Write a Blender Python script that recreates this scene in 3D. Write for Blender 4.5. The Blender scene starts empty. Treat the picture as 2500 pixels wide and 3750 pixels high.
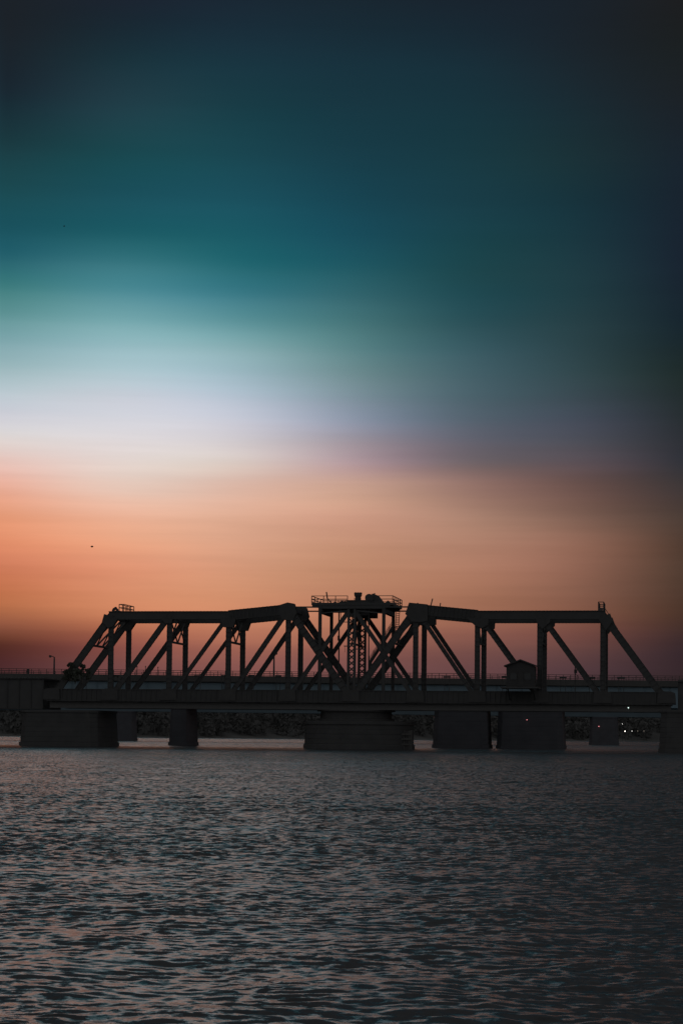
import bpy, math, random
import numpy as np
from mathutils import Vector, Matrix

random.seed(7)
SC = bpy.context.scene
COL = SC.collection

# ------------------------------------------------------------------ camera
W0, H0, F0 = 2500.0, 3750.0, 7210.0          # photograph size and focal length in its pixels
YAW, PITCH, ROLL = 0.1717, math.radians(2.5), 0.0095
CAM = Vector((47.08, -280.0, 1.90))
HORIZON = 2694.5
PPY = HORIZON - F0 * math.tan(PITCH)          # principal point row (lens shift)
FW = Vector((-math.sin(YAW) * math.cos(PITCH), math.cos(YAW) * math.cos(PITCH), math.sin(PITCH)))
RT = Vector((math.cos(YAW), math.sin(YAW), 0))
UP = RT.cross(FW)
RT, UP = (RT * math.cos(ROLL) + UP * math.sin(ROLL), UP * math.cos(ROLL) - RT * math.sin(ROLL))
cd = bpy.data.cameras.new("camera")
cd.sensor_fit = 'VERTICAL'
cd.sensor_height = 36.0
cd.sensor_width = 24.0
cd.lens = F0 / H0 * 36.0
cd.shift_y = (PPY - H0 / 2) / H0
cd.clip_end = 20000
cam = bpy.data.objects.new("camera", cd)
COL.objects.link(cam)
cam.matrix_world = Matrix(((RT.x, UP.x, -FW.x, CAM.x), (RT.y, UP.y, -FW.y, CAM.y), (RT.z, UP.z, -FW.z, CAM.z), (0, 0, 0, 1)))
SC.camera = cam

def ray(x, y):
    return FW * F0 + RT * (x - W0 / 2) - UP * (y - PPY)
def at(x, y, Y=0.0):                           # surveyed point on the vertical plane Y = const
    d = ray(x, y)
    return CAM + d * ((Y - CAM.y) / d.y)
def atz(x, y, depth):                          # surveyed point at a given distance along the view
    return CAM + ray(x, y) * (depth / F0)

SC.view_settings.view_transform = 'Standard'
SC.view_settings.look = 'None'
SC.view_settings.exposure = 0.0
SC.view_settings.gamma = 1.0

# ------------------------------------------------------------------ dusk sky (world)
def lin(c):
    return tuple((v / 255 / 12.92) if v / 255 <= 0.04045 else ((v / 255 + 0.055) / 1.055) ** 2.4 for v in c)
SKY = {   # column of the photograph: (row, colour) readings of the dusk sky
 0: [(0,28,34,40),(250,27,36,44),(430,24,46,56),(600,28,66,72),(700,27,74,82),(840,27,82,94),(910,33,93,103),(1000,48,108,120),(1072,70,130,130),(1143,95,145,148),(1215,115,160,163),(1286,140,175,183),(1358,160,185,190),(1430,185,200,207),(1500,200,203,214),(1572,218,215,215),(1640,223,204,198),(1711,232,190,178),(1783,232,172,150),(1854,228,158,126),(1926,228,150,114),(1997,224,140,104),(2068,206,124,92),(2140,196,116,80),(2211,186,112,74),(2265,160,98,72),(2300,135,78,58),(2354,95,52,40),(2410,78,41,40),(2461,75,45,46)],
 416.7: [(0,28,34,46),(80,26,39,48),(232,25,50,60),(321,30,58,68),(428,34,64,74),(535,26,70,76),(640,25,75,86),(750,28,82,94),(840,28,88,98),(911,38,102,112),(1000,64,126,136),(1072,80,140,150),(1143,108,160,168),(1215,132,176,180),(1286,155,188,196),(1358,173,198,206),(1430,196,204,214),(1500,206,209,218),(1572,218,216,222),(1640,226,215,212),(1711,226,208,200),(1765,228,200,186),(1836,234,188,166),(1908,238,176,146),(1980,232,164,130),(2050,228,152,120),(2104,214,140,104),(2175,214,140,106),(2230,208,134,98),(2300,172,104,78),(2354,142,82,70),(2408,122,74,68),(2461,116,72,72)],
 833.3: [(0,26,38,50),(300,25,56,68),(500,26,66,74),(700,26,78,92),(850,30,90,102),(900,27,93,103),(1000,42,108,118),(1100,68,128,140),(1200,104,154,160),(1300,146,180,186),(1400,164,188,200),(1500,194,199,214),(1600,208,203,208),(1700,217,200,191),(1760,218,186,172),(1850,224,176,152),(1950,222,168,140),(2050,214,154,124),(2150,212,148,114),(2240,206,138,104),(2310,185,118,92),(2380,155,96,82),(2450,130,82,78)],
 1250: [(0,25,38,48),(300,24,52,64),(500,24,58,68),(700,24,66,80),(850,25,78,92),(900,27,80,94),(1000,36,92,102),(1100,56,106,114),(1200,76,122,126),(1300,100,138,142),(1400,120,146,152),(1500,138,150,166),(1560,150,154,171),(1633,166,153,160),(1697,180,154,156),(1745,195,160,150),(1800,206,164,142),(1896,206,155,132),(1950,198,147,122),(2050,192,140,111),(2150,190,134,105),(2240,184,124,97),(2310,167,109,87),(2380,144,91,80),(2450,122,80,78)],
 1666.7: [(0,25,35,45),(300,24,49,60),(500,24,55,64),(700,25,60,70),(850,26,66,78),(900,26,68,76),(1000,30,71,78),(1100,36,77,85),(1200,48,85,92),(1300,64,97,105),(1400,76,102,110),(1500,85,103,114),(1577,97,103,117),(1633,108,103,113),(1697,118,103,106),(1745,146,116,110),(1800,159,124,111),(1896,173,132,113),(1950,179,134,113),(2050,177,127,104),(2150,171,119,94),(2240,161,109,86),(2310,144,94,79),(2380,120,79,73),(2450,106,71,71)],
 2083.3: [(0,26,34,42),(180,27,36,44),(300,24,44,50),(500,28,44,54),(600,26,50,56),(840,23,53,64),(900,28,57,65),(1100,33,61,68),(1200,40,65,71),(1300,46,69,75),(1400,54,74,80),(1500,64,76,86),(1577,75,78,92),(1633,81,80,88),(1697,94,82,87),(1745,102,81,79),(1800,113,86,79),(1896,127,96,84),(1926,141,106,89),(1997,148,106,89),(2068,144,101,84),(2140,139,97,80),(2211,133,91,74),(2265,128,84,68),(2300,122,78,68),(2354,106,70,65),(2408,91,63,63),(2461,84,59,63)],
 2500: [(0,30,30,32),(200,27,32,34),(400,28,34,40),(600,25,36,46),(840,25,36,48),(1000,25,36,48),(1200,24,38,46),(1350,30,42,42),(1430,36,46,46),(1500,36,44,48),(1572,44,48,52),(1625,46,48,54),(1680,46,48,56),(1711,54,54,58),(1783,61,54,54),(1854,72,59,56),(1926,79,63,54),(1997,79,59,49),(2068,81,61,50),(2140,79,59,49),(2211,76,54,43),(2265,72,50,41),(2300,67,47,43),(2354,56,41,43),(2408,52,38,43),(2461,54,40,43)],
}
EMAX = 30.0
ZENITH = (0.048, 0.052, 0.057)
ZENITH_TOP = (0.082, 0.083, 0.086)
BACK_LOW = (0.165, 0.165, 0.165)
BACK_HIGH = (0.090, 0.092, 0.095)

wd = bpy.data.worlds.new("World")
SC.world = wd
wd.use_nodes = True
nt = wd.node_tree
nt.nodes.clear()
def N(t, **k):
    n = nt.nodes.new(t)
    for a, v in k.items():
        setattr(n, a, v)
    return n
def L(a, b):
    nt.links.new(a, b)
def M(op, a, b=None, c=None):
    n = N('ShaderNodeMath', operation=op)
    for i, v in enumerate((a, b, c)):
        if v is None:
            continue
        if isinstance(v, (int, float)):
            n.inputs[i].default_value = v
        else:
            L(v, n.inputs[i])
    return n.outputs[0]
def SM(v, lo, hi):
    n = N('ShaderNodeMapRange', interpolation_type='SMOOTHSTEP')
    L(v, n.inputs[0])
    n.inputs[1].default_value, n.inputs[2].default_value = lo, hi
    return n.outputs[0]
def LM(v, lo, hi):
    n = N('ShaderNodeMapRange')
    L(v, n.inputs[0])
    n.inputs[1].default_value, n.inputs[2].default_value = lo, hi
    return n.outputs[0]
def MIX(f, a, b):
    n = N('ShaderNodeMix', data_type='RGBA')
    L(f, n.inputs[0])
    for s, v in ((6, a), (7, b)):
        if isinstance(v, tuple):
            n.inputs[s].default_value = (*v, 1)
        else:
            L(v, n.inputs[s])
    return n.outputs[2]
tc = N('ShaderNodeTexCoord')
sep = N('ShaderNodeSeparateXYZ')
L(tc.outputs['Generated'], sep.inputs[0])
elev = M('MULTIPLY', M('ARCSINE', sep.outputs[2]), 57.29578)
sx = M('ADD', M('MULTIPLY', sep.outputs[0], math.cos(YAW)), M('MULTIPLY', sep.outputs[1], math.sin(YAW)))
sy = M('SUBTRACT', M('MULTIPLY', sep.outputs[1], math.cos(YAW)), M('MULTIPLY', sep.outputs[0], math.sin(YAW)))
azim = M('MULTIPLY', M('ARCTAN2', sx, sy), 57.29578)
# thin stratified streaks that bend the bands a little
mp = N('ShaderNodeMapping')
mp.inputs['Scale'].default_value = (3.0, 3.0, 46.0)
L(tc.outputs['Generated'], mp.inputs[0])
nz = N('ShaderNodeTexNoise')
nz.inputs['Scale'].default_value = 1.6
nz.inputs['Detail'].default_value = 3.0
L(mp.outputs[0], nz.inputs['Vector'])
streak = M('SUBTRACT', nz.outputs[0], 0.5)
ramp_in = M('DIVIDE', M('ADD', elev, M('MULTIPLY', streak, 0.25)), EMAX)
AZ0 = math.degrees(math.atan(1250 / F0))
# beyond the glow on either side the sky evens out again: fold the azimuth back towards the middle
fold = M('SUBTRACT', azim, M('MULTIPLY', M('SUBTRACT', M('MINIMUM', M('ABSOLUTE', azim), 21.0), M('MINIMUM', M('ABSOLUTE', azim), 9.9)), M('MULTIPLY', M('SIGN', azim), 3.2)))
fold = M('MULTIPLY', M('SIGN', azim), M('MAXIMUM', M('MULTIPLY', M('SIGN', azim), fold), 0.0))
fold = M('MULTIPLY', fold, M('LESS_THAN', M('ABSOLUTE', azim), 21.0))
az_in = LM(fold, -AZ0, AZ0)
EGRID = np.array([0.0, 0.9, 1.6, 2.1, 2.6, 3.1, 3.6, 4.2, 4.9, 5.6, 6.3, 6.9, 7.4, 7.9, 8.5, 9.1, 9.7, 10.4, 11.1, 11.8, 12.6, 13.4, 14.2, 15.2, 16.4, 17.8, 19.3, 21.0])
READ = []
for cx, st in SKY.items():
    ee = [math.degrees(math.asin(ray(cx, q[0]).normalized().z)) for q in st]
    cc = np.array([lin(q[1:]) for q in st])
    READ.append(np.stack([np.interp(EGRID, ee[::-1], cc[::-1, k]) for k in range(3)], -1))
READ = np.array(READ)                                   # column, elevation, colour
nC = len(SKY)
WM = np.zeros((nC, nC))
for i in range(nC):
    for d_, w_ in ((-1, 1 / 6), (0, 4 / 6), (1, 1 / 6)):
        WM[i, min(nC - 1, max(0, i + d_))] += w_
CTRL = np.clip(np.einsum('ij,jek->iek', np.linalg.inv(WM), READ), 0.004, 1.0)
front = None
for ci in range(nC):
    r = N('ShaderNodeValToRGB')
    cr = r.color_ramp
    cr.interpolation = 'CARDINAL'
    pts = [(float(e_) / EMAX, tuple(CTRL[ci, k])) for k, e_ in enumerate(EGRID)]
    pts += [(23.0 / EMAX, pts[-1][1]), (1.0, tuple(v * (1.0, 1.0, 1.0, 1.0, 1.15, 1.5, 1.8)[ci] for v in ZENITH))]
    while len(cr.elements) < len(pts):
        cr.elements.new(0.5)
    for e in cr.elements:
        e.position = 0.0
    for e, (p, c) in reversed(list(zip(cr.elements, pts))):
        e.position = p
        e.color = (*c, 1)
    L(ramp_in, r.inputs[0])
    w = N('ShaderNodeValToRGB')
    wr = w.color_ramp
    wr.interpolation = 'B_SPLINE'
    while len(wr.elements) < len(SKY):
        wr.elements.new(0.5)
    for k in range(len(SKY)):
        wr.elements[k].position = k / (len(SKY) - 1)
        v = 1.0 if k == ci else 0.0
        wr.elements[k].color = (v, v, v, 1)
    L(az_in, w.inputs[0])
    sc_ = N('ShaderNodeVectorMath', operation='SCALE')
    L(r.outputs[0], sc_.inputs[0])
    L(w.outputs[0], sc_.inputs['Scale'])
    if front is None:
        front = sc_.outputs[0]
    else:
        ad_ = N('ShaderNodeVectorMath', operation='ADD')
        L(front, ad_.inputs[0])
        L(sc_.outputs[0], ad_.inputs[1])
        front = ad_.outputs[0]
back = MIX(SM(elev, 5, 60), BACK_LOW, BACK_HIGH)
allsky = MIX(SM(M('ABSOLUTE', azim), 55, 110), MIX(SM(elev, 26, 55), front, ZENITH_TOP), back)
mp3 = N('ShaderNodeMapping')
mp3.inputs['Scale'].default_value = (5.0, 5.0, 95.0)
mp3.inputs['Rotation'].default_value = (0.0, 0.012, 0.0)
L(tc.outputs['Generated'], mp3.inputs[0])
nz3 = N('ShaderNodeTexNoise')
nz3.inputs['Scale'].default_value = 1.7
nz3.inputs['Detail'].default_value = 5.0
nz3.inputs['Roughness'].default_value = 0.6
L(mp3.outputs[0], nz3.inputs['Vector'])
thin = M('MULTIPLY', M('SUBTRACT', nz3.outputs[0], 0.5), M('SUBTRACT', 0.22, M("MULTIPLY", SM(elev, 5.5, 11.0), 0.15)))   # faint stratus low in the sky
bright = M('ADD', M('ADD', M('MULTIPLY', streak, 0.12), thin), 1.0)
vm = N('ShaderNodeVectorMath', operation='SCALE')
L(allsky, vm.inputs[0])
L(bright, vm.inputs['Scale'])
bg = N('ShaderNodeBackground')
L(vm.outputs[0], bg.inputs[0])
bg.inputs[1].default_value = 1.0
wo = N('ShaderNodeOutputWorld')
L(bg.outputs[0], wo.inputs[0])

# the sun has just gone down beyond the left edge: only a trace of direct light is left
sl = bpy.data.lights.new("sun", 'SUN')
sl.energy = 0.004
sl.angle = math.radians(6)
sl.color = (1.0, 0.62, 0.40)
sun = bpy.data.objects.new("sun", sl)
COL.objects.link(sun)
sd = Vector((-math.sin(YAW + 0.22), math.cos(YAW + 0.22), 0.02))
sun.rotation_euler = sd.to_track_quat('Z', 'Y').to_euler()
sun.location = (-60, 200, 60)

# ------------------------------------------------------------------ materials
def mat(name, col, rough=0.8, var=0.25, scale=1.2, spec=0.2, metal=0.0, emit=None, strength=0.0):
    m = bpy.data.materials.new(name)
    m.use_nodes = True
    t = m.node_tree
    b = t.nodes['Principled BSDF']
    b.inputs['Roughness'].default_value = rough
    b.inputs['Metallic'].default_value = metal
    b.inputs['Specular IOR Level'].default_value = spec
    o = t.nodes.new('ShaderNodeTexCoord')
    n = t.nodes.new('ShaderNodeTexNoise')
    n.inputs['Scale'].default_value = scale
    n.inputs['Detail'].default_value = 6
    t.links.new(o.outputs['Object'], n.inputs['Vector'])
    r = t.nodes.new('ShaderNodeValToRGB')
    r.color_ramp.elements[0].position = 0.3
    r.color_ramp.elements[1].position = 0.7
    r.color_ramp.elements[0].color = (*[c * (1 - var) for c in col], 1)
    r.color_ramp.elements[1].color = (*[min(1, c * (1 + var)) for c in col], 1)
    t.links.new(n.outputs[0], r.inputs[0])
    t.links.new(r.outputs[0], b.inputs['Base Color'])
    if emit:
        b.inputs['Emission Color'].default_value = (*emit, 1)
        b.inputs['Emission Strength'].default_value = strength
    return m
STEEL = mat("dark_steel", (0.116, 0.117, 0.119), 0.95, 0.06, 0.9, spec=0.05)
RUST = mat("weathered_steel", (0.106, 0.106, 0.107), 0.95, 0.08, 1.5, spec=0.05)
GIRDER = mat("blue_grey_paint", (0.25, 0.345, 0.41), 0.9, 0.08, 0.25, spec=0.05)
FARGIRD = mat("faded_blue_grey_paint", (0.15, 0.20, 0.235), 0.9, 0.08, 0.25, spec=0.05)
PARAPET = mat("parapet_concrete", (0.130, 0.129, 0.127), 0.95, 0.08, 0.4, spec=0.05)
RAILM = mat("railing_steel", (0.16, 0.125, 0.125), 0.8, 0.1, 2.0)
STONE = mat("pier_stone", (0.108, 0.109, 0.111), 0.95, 0.10, 0.6, spec=0.05)
CONC = mat("pier_concrete", (0.114, 0.117, 0.132), 0.95, 0.10, 0.5, spec=0.05)
FLOORM = mat("floor_steel", (0.200, 0.199, 0.198), 0.95, 0.06, 1.5, spec=0.05)
TIMBER = mat("tarred_timber", (0.14, 0.138, 0.135), 0.95, 0.15, 1.5)
BOARD = mat("hut_boards", (0.088, 0.088, 0.090), 0.95, 0.05, 2.0, spec=0.05)
ROOFM = mat("hut_roofing", (0.088, 0.088, 0.089), 0.95, 0.06, 2.0, spec=0.05)
GLASS = mat("hut_glass", (0.06, 0.065, 0.07), 0.25, 0.1, 1.0, spec=0.4)
LEAF = mat("leaves", (0.11, 0.12, 0.10), 0.9, 0.2, 2.5)
BARK = mat("bark", (0.12, 0.11, 0.10), 0.95, 0.2, 3.0)
WOODM = mat("far_trees", (0.145, 0.145, 0.142), 0.95, 0.05, 0.05)
EARTH = mat("shore_earth", (0.16, 0.16, 0.155), 0.95, 0.15, 0.05)
FEATHER = mat("bird_feathers", (0.07, 0.066, 0.062), 0.9, 0.3, 6.0)
WHITEL = mat("white_lamp_glow", (0.8, 0.8, 0.78), 0.4, 0.02, 1, emit=(1.0, 0.97, 0.92), strength=2.0)
WARML = mat("warm_lamp_glow", (0.8, 0.75, 0.65), 0.4, 0.02, 1, emit=(1.0, 0.90, 0.78), strength=5.0)
GREENL = mat("pale_green_lamp_glow", (0.7, 0.8, 0.75), 0.4, 0.02, 1, emit=(0.78, 1.0, 0.92), strength=2.0)
REDL = mat("red_lamp_glow", (0.8, 0.3, 0.3), 0.4, 0.02, 1, emit=(1.0, 0.32, 0.34), strength=1.4)
DIML = mat("dim_lamp_glow", (0.6, 0.5, 0.4), 0.4, 0.02, 1, emit=(0.9, 0.75, 0.62), strength=0.30)

# ------------------------------------------------------------------ mesh helpers
class MB:
    def __init__(self):
        self.v, self.f = [], []
    def add(self, vs, fs):
        o = len(self.v)
        self.v += [tuple(p) for p in vs]
        self.f += [tuple(i + o for i in f) for f in fs]
        return self
    def box(self, lo, hi):
        x0, y0, z0 = lo
        x1, y1, z1 = hi
        return self.add([(x0,y0,z0),(x1,y0,z0),(x1,y1,z0),(x0,y1,z0),(x0,y0,z1),(x1,y0,z1),(x1,y1,z1),(x0,y1,z1)],
                        [(0,3,2,1),(4,5,6,7),(0,1,5,4),(1,2,6,5),(2,3,7,6),(3,0,4,7)])
    def bar(self, p, q, a, b, side=None):
        """box from p to q: a = size across in the plane with `side`, b = size along `side`"""
        p, q = Vector(p), Vector(q)
        d = (q - p).normalized()
        s = Vector(side) if side else Vector((0, 1, 0))
        s = s - d * s.dot(d)
        if s.length < 1e-4:
            s = Vector((1, 0, 0)) - d * d.x
        s.normalize()
        n = d.cross(s).normalized()
        c = []
        for e in (p, q):
            for i, j in ((-1,-1),(1,-1),(1,1),(-1,1)):
                c.append(e + n * (a / 2 * i) + s * (b / 2 * j))
        return self.add(c, [(0,1,2,3),(7,6,5,4),(0,4,5,1),(1,5,6,2),(2,6,7,3),(3,7,4,0)])
    def hbar(self, p, q, depth, width, fl=0.05):
        """rolled section: two flange plates and a web between them"""
        p, q = Vector(p), Vector(q)
        d = (q - p).normalized()
        s = Vector((0, 1, 0))
        n = d.cross(s).normalized()
        for k in (-1, 1):
            o = n * (k * (depth / 2 - fl / 2))
            self.bar(p + o, q + o, fl, width)
        self.bar(p, q, depth - 2 * fl, width * 0.55)
        return self
    def tube(self, p, q, r, n=8, r2=None):
        p, q = Vector(p), Vector(q)
        r2 = r if r2 is None else r2
        d = (q - p).normalized()
        s = d.orthogonal().normalized()
        t = d.cross(s)
        vs = []
        for e, rr in ((p, r), (q, r2)):
            for i in range(n):
                a = 2 * math.pi * i / n
                vs.append(e + s * (rr * math.cos(a)) + t * (rr * math.sin(a)))
        fs = [(i, (i + 1) % n, n + (i + 1) % n, n + i) for i in range(n)]
        fs += [tuple(range(n - 1, -1, -1)), tuple(range(n, 2 * n))]
        return self.add(vs, fs)
    def path(self, pts, r, n=8):
        for a, b in zip(pts, pts[1:]):
            self.tube(a, b, r, n)
        return self
    def lathe(self, c, prof, n=24, sxy=(1, 1)):
        c = Vector(c)
        vs, fs = [], []
        for (r, z) in prof:
            for i in range(n):
                a = 2 * math.pi * i / n
                vs.append(c + Vector((r * math.cos(a) * sxy[0], r * math.sin(a) * sxy[1], z)))
        for j in range(len(prof) - 1):
            for i in range(n):
                fs.append((j*n+i, j*n+(i+1)%n, (j+1)*n+(i+1)%n, (j+1)*n+i))
        fs.append(tuple(range(n - 1, -1, -1)))
        fs.append(tuple(range((len(prof)-1)*n, len(prof)*n)))
        return self.add(vs, fs)
    def prism(self, poly, y0, y1):
        """polygon of (x, z) pairs extruded along Y"""
        n = len(poly)
        vs = [(x, y0, z) for x, z in poly] + [(x, y1, z) for x, z in poly]
        fs = [tuple(range(n)), tuple(range(2*n-1, n-1, -1))]
        fs += [(i, n + i, n + (i+1) % n, (i+1) % n) for i in range(n)]
        return self.add(vs, fs)
    def blob(self, c, r, n=7, sc=(1, 1, 1)):
        prof = [(math.sin(math.pi * k / n) * r + 1e-3, -math.cos(math.pi * k / n) * r * sc[2]) for k in range(n + 1)]
        return self.lathe(c, prof, 10, (sc[0], sc[1]))
    def build(self, name, material, parent=None, bevel=0.0):
        me = bpy.data.meshes.new(name)
        org = Vector(parent.location) if parent else None
        if parent and parent.parent:
            org = parent.matrix_basis.translation + parent.parent.matrix_basis.translation
        vs = self.v
        base = Vector((0, 0, 0))
        if parent is None:
            a = np.array(vs)
            base = Vector(((a[:,0].min()+a[:,0].max())/2, (a[:,1].min()+a[:,1].max())/2, a[:,2].min()))
            org = base
        me.from_pydata([(x - org.x, y - org.y, z - org.z) for x, y, z in vs], [], self.f)
        me.validate()
        me.update()
        me.materials.append(material)
        o = bpy.data.objects.new(name, me)
        COL.objects.link(o)
        if parent:
            o.parent = parent
        else:
            o.location = base
        if bevel:
            md = o.modifiers.new("bevel", 'BEVEL')
            md.width = bevel
            md.segments = 1
        return o
def tag(o, label, cat, group=None, kind=None):
    if label: o['label'] = label
    if cat: o['category'] = cat
    if group: o['group'] = group
    if kind: o['kind'] = kind
    return o
def thing(name, loc, label, cat, group=None):
    o = bpy.data.objects.new(name, None)
    COL.objects.link(o)
    o.location = loc
    o.empty_display_size = 0.5
    return tag(o, label, cat, group)
def copy_thing(o, loc, label, group=None):
    r = o.copy()
    COL.objects.link(r)
    r.location = loc
    r['label'] = label
    if group: r['group'] = group
    for ch in o.children:
        c = ch.copy()
        COL.objects.link(c)
        c.parent = r
        for g in ch.children:
            e = g.copy()
            COL.objects.link(e)
            e.parent = c
    return r

# ------------------------------------------------------------------ water
def build_water():
    rng = np.random.default_rng(11)
    rows = [0.4, 2.0, 4.0, 6.0, 8.0, 9.5]
    r = 9.5
    while r < 1700:
        r += 0.021 * (r / 14) ** (1.05 if r < 330 else 1.9)
        rows.append(r)
    rows = np.array(rows)
    fine = np.radians(np.linspace(-16, 16, 400))
    coarse = np.radians(np.arange(24, 337, 6.0))
    th = np.concatenate([fine, coarse])
    nr, nc = len(rows), len(th)
    ang = th + YAW                       # measured from the viewing direction
    R, T = np.meshgrid(rows, ang, indexing='ij')
    X = CAM.x - R * np.sin(T)
    Y = CAM.y + R * np.cos(T)
    dr = np.gradient(rows)[:, None] * np.ones((1, nc))
    dth = np.abs(np.gradient(th))
    dth[:2] = dth[2]; dth[398:400] = dth[200]; dth[400:] = math.radians(6)
    sp = np.maximum(dr, R * dth[None, :])
    nw = 150
    lam = np.exp(rng.uniform(np.log(0.11), np.log(3.4), nw))
    s = 0.36 + np.exp(-((np.log(lam) - np.log(0.24)) / 0.85) ** 2)
    s *= 0.176 / math.sqrt((s ** 2).sum() / 2)
    wind = math.pi / 2 + YAW - 0.25
    d = wind + rng.normal(0, 0.9, nw)
    ph = rng.uniform(0, 2 * math.pi, nw)
    gust = np.zeros_like(X)
    for l, a in ((9, .5), (17, .7), (31, .8), (57, .9)):
        for _ in range(3):
            q = rng.uniform(0, 2 * math.pi); p0 = rng.uniform(0, 6.28)
            gust += a * np.sin(2 * math.pi / l * (X * math.cos(q) * 0.6 + Y * math.sin(q)) + p0)
    gust = 1.0 + 0.13 * gust
    gust = np.clip(gust, 0.55, 1.5)
    Z = np.zeros_like(X); DX = np.zeros_like(X); DY = np.zeros_like(X); res = np.zeros_like(X)
    for i in range(nw):
        k = 2 * math.pi / lam[i]
        w = np.clip((lam[i] / sp - 2.2) / 2.0, 0, 1)
        res += (1 - w * w) * s[i] ** 2 / 2
        use = w[:, :400].max(axis=1) > 0
        n = int(np.max(np.nonzero(use)[0])) + 1 if use.any() else 0
        if n == 0:
            continue
        A = w[:n] * s[i] / k * (gust[:n] if lam[i] < 1.5 else 1.0)
        P = k * (X[:n] * math.cos(d[i]) + Y[:n] * math.sin(d[i])) + ph[i]
        Z[:n] += A * np.sin(P)
        C = 0.75 * A * np.cos(P)
        DX[:n] += C * math.cos(d[i]); DY[:n] += C * math.sin(d[i])
    rip = np.sqrt((1.35 * np.sqrt(res) * gust) ** 2 + 0.115 ** 2)
    co = np.stack([X + DX, Y + DY, Z], -1).reshape(-1, 3).astype(np.float32)
    i, j = np.meshgrid(np.arange(nr - 1), np.arange(nc), indexing='ij')
    j2 = (j + 1) % nc
    quads = np.stack([i * nc + j, (i + 1) * nc + j, (i + 1) * nc + j2, i * nc + j2], -1).reshape(-1, 4).astype(np.int32)[:, ::-1]
    me = bpy.data.meshes.new("water")
    me.vertices.add(len(co)); me.vertices.foreach_set("co", co.ravel())
    me.loops.add(quads.size); me.loops.foreach_set("vertex_index", np.ascontiguousarray(quads).ravel())
    me.polygons.add(len(quads))
    me.polygons.foreach_set("loop_start", np.arange(0, quads.size, 4, dtype=np.int32))
    me.polygons.foreach_set("use_smooth", np.ones(len(quads), dtype=bool))
    at_ = me.attributes.new("ripple", 'FLOAT', 'POINT')
    at_.data.foreach_set("value", rip.ravel().astype(np.float32))
    me.update(calc_edges=True)
    m = bpy.data.materials.new("river_water")
    m.use_nodes = True
    t = m.node_tree
    b = t.nodes['Principled BSDF']
    b.inputs['Base Color'].default_value = (0.058, 0.060, 0.063, 1)
    b.inputs['Roughness'].default_value = 0.22
    b.inputs['IOR'].default_value = 1.333
    def nn(ty, **k):
        n = t.nodes.new(ty)
        for a, v in k.items(): setattr(n, a, v)
        return n
    g = nn('ShaderNodeNewGeometry')
    mpn = nn('ShaderNodeMapping'); mpn.inputs['Scale'].default_value = (0.75, 1.0, 1.0)
    t.links.new(g.outputs['Position'], mpn.inputs[0])
    n1 = nn('ShaderNodeTexNoise'); n1.inputs['Scale'].default_value = 8.0; n1.inputs['Detail'].default_value = 4.0; n1.inputs['Roughness'].default_value = 0.6
    t.links.new(mpn.outputs[0], n1.inputs['Vector'])
    sub = nn('ShaderNodeVectorMath', operation='SUBTRACT'); sub.inputs[1].default_value = (0.5, 0.5, 0.5)
    t.links.new(n1.outputs['Color'], sub.inputs[0])
    flat = nn('ShaderNodeVectorMath', operation='MULTIPLY'); flat.inputs[1].default_value = (9.5, 9.5, 0)
    t.links.new(sub.outputs[0], flat.inputs[0])
    a1 = nn('ShaderNodeAttribute', attribute_name="ripple")
    sca = nn('ShaderNodeVectorMath', operation='SCALE')
    # cat's paws: patches and streaks where the breeze roughens the surface more or less
    mp2 = nn('ShaderNodeMapping'); mp2.inputs['Scale'].default_value = (0.70, 0.32, 1.0); mp2.inputs['Rotation'].default_value = (0, 0, 0.17)
    t.links.new(g.outputs['Position'], mp2.inputs[0])
    n2 = nn('ShaderNodeTexNoise'); n2.inputs['Scale'].default_value = 1.0; n2.inputs['Detail'].default_value = 5.0; n2.inputs['Roughness'].default_value = 0.62
    t.links.new(mp2.outputs[0], n2.inputs['Vector'])
    mr = nn('ShaderNodeMapRange'); mr.inputs[1].default_value = 0.34; mr.inputs[2].default_value = 0.66; mr.inputs[3].default_value = 0.22; mr.inputs[4].default_value = 1.90
    t.links.new(n2.outputs[0], mr.inputs[0])
    mm = nn('ShaderNodeMath', operation='MULTIPLY')
    # constant normal tilt added to steer reflections: darker far water, evener left to right
    lean = nn('ShaderNodeVectorMath', operation='ADD'); lean.inputs[1].default_value = (-0.80, -0.54, 0)
    t.links.new(flat.outputs[0], lean.inputs[0])
    t.links.new(lean.outputs[0], sca.inputs[0]); t.links.new(a1.outputs['Fac'], mm.inputs[0]); t.links.new(mr.outputs[0], mm.inputs[1]); t.links.new(mm.outputs[0], sca.inputs['Scale'])
    ad = nn('ShaderNodeVectorMath', operation='ADD')
    t.links.new(g.outputs['Normal'], ad.inputs[0]); t.links.new(sca.outputs[0], ad.inputs[1])
    no = nn('ShaderNodeVectorMath', operation='NORMALIZE')
    t.links.new(ad.outputs[0], no.inputs[0]); t.links.new(no.outputs[0], b.inputs['Normal'])
    me.materials.append(m)
    o = bpy.data.objects.new("water", me)
    COL.objects.link(o)
    o['kind'] = 'structure'
build_water()

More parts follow.
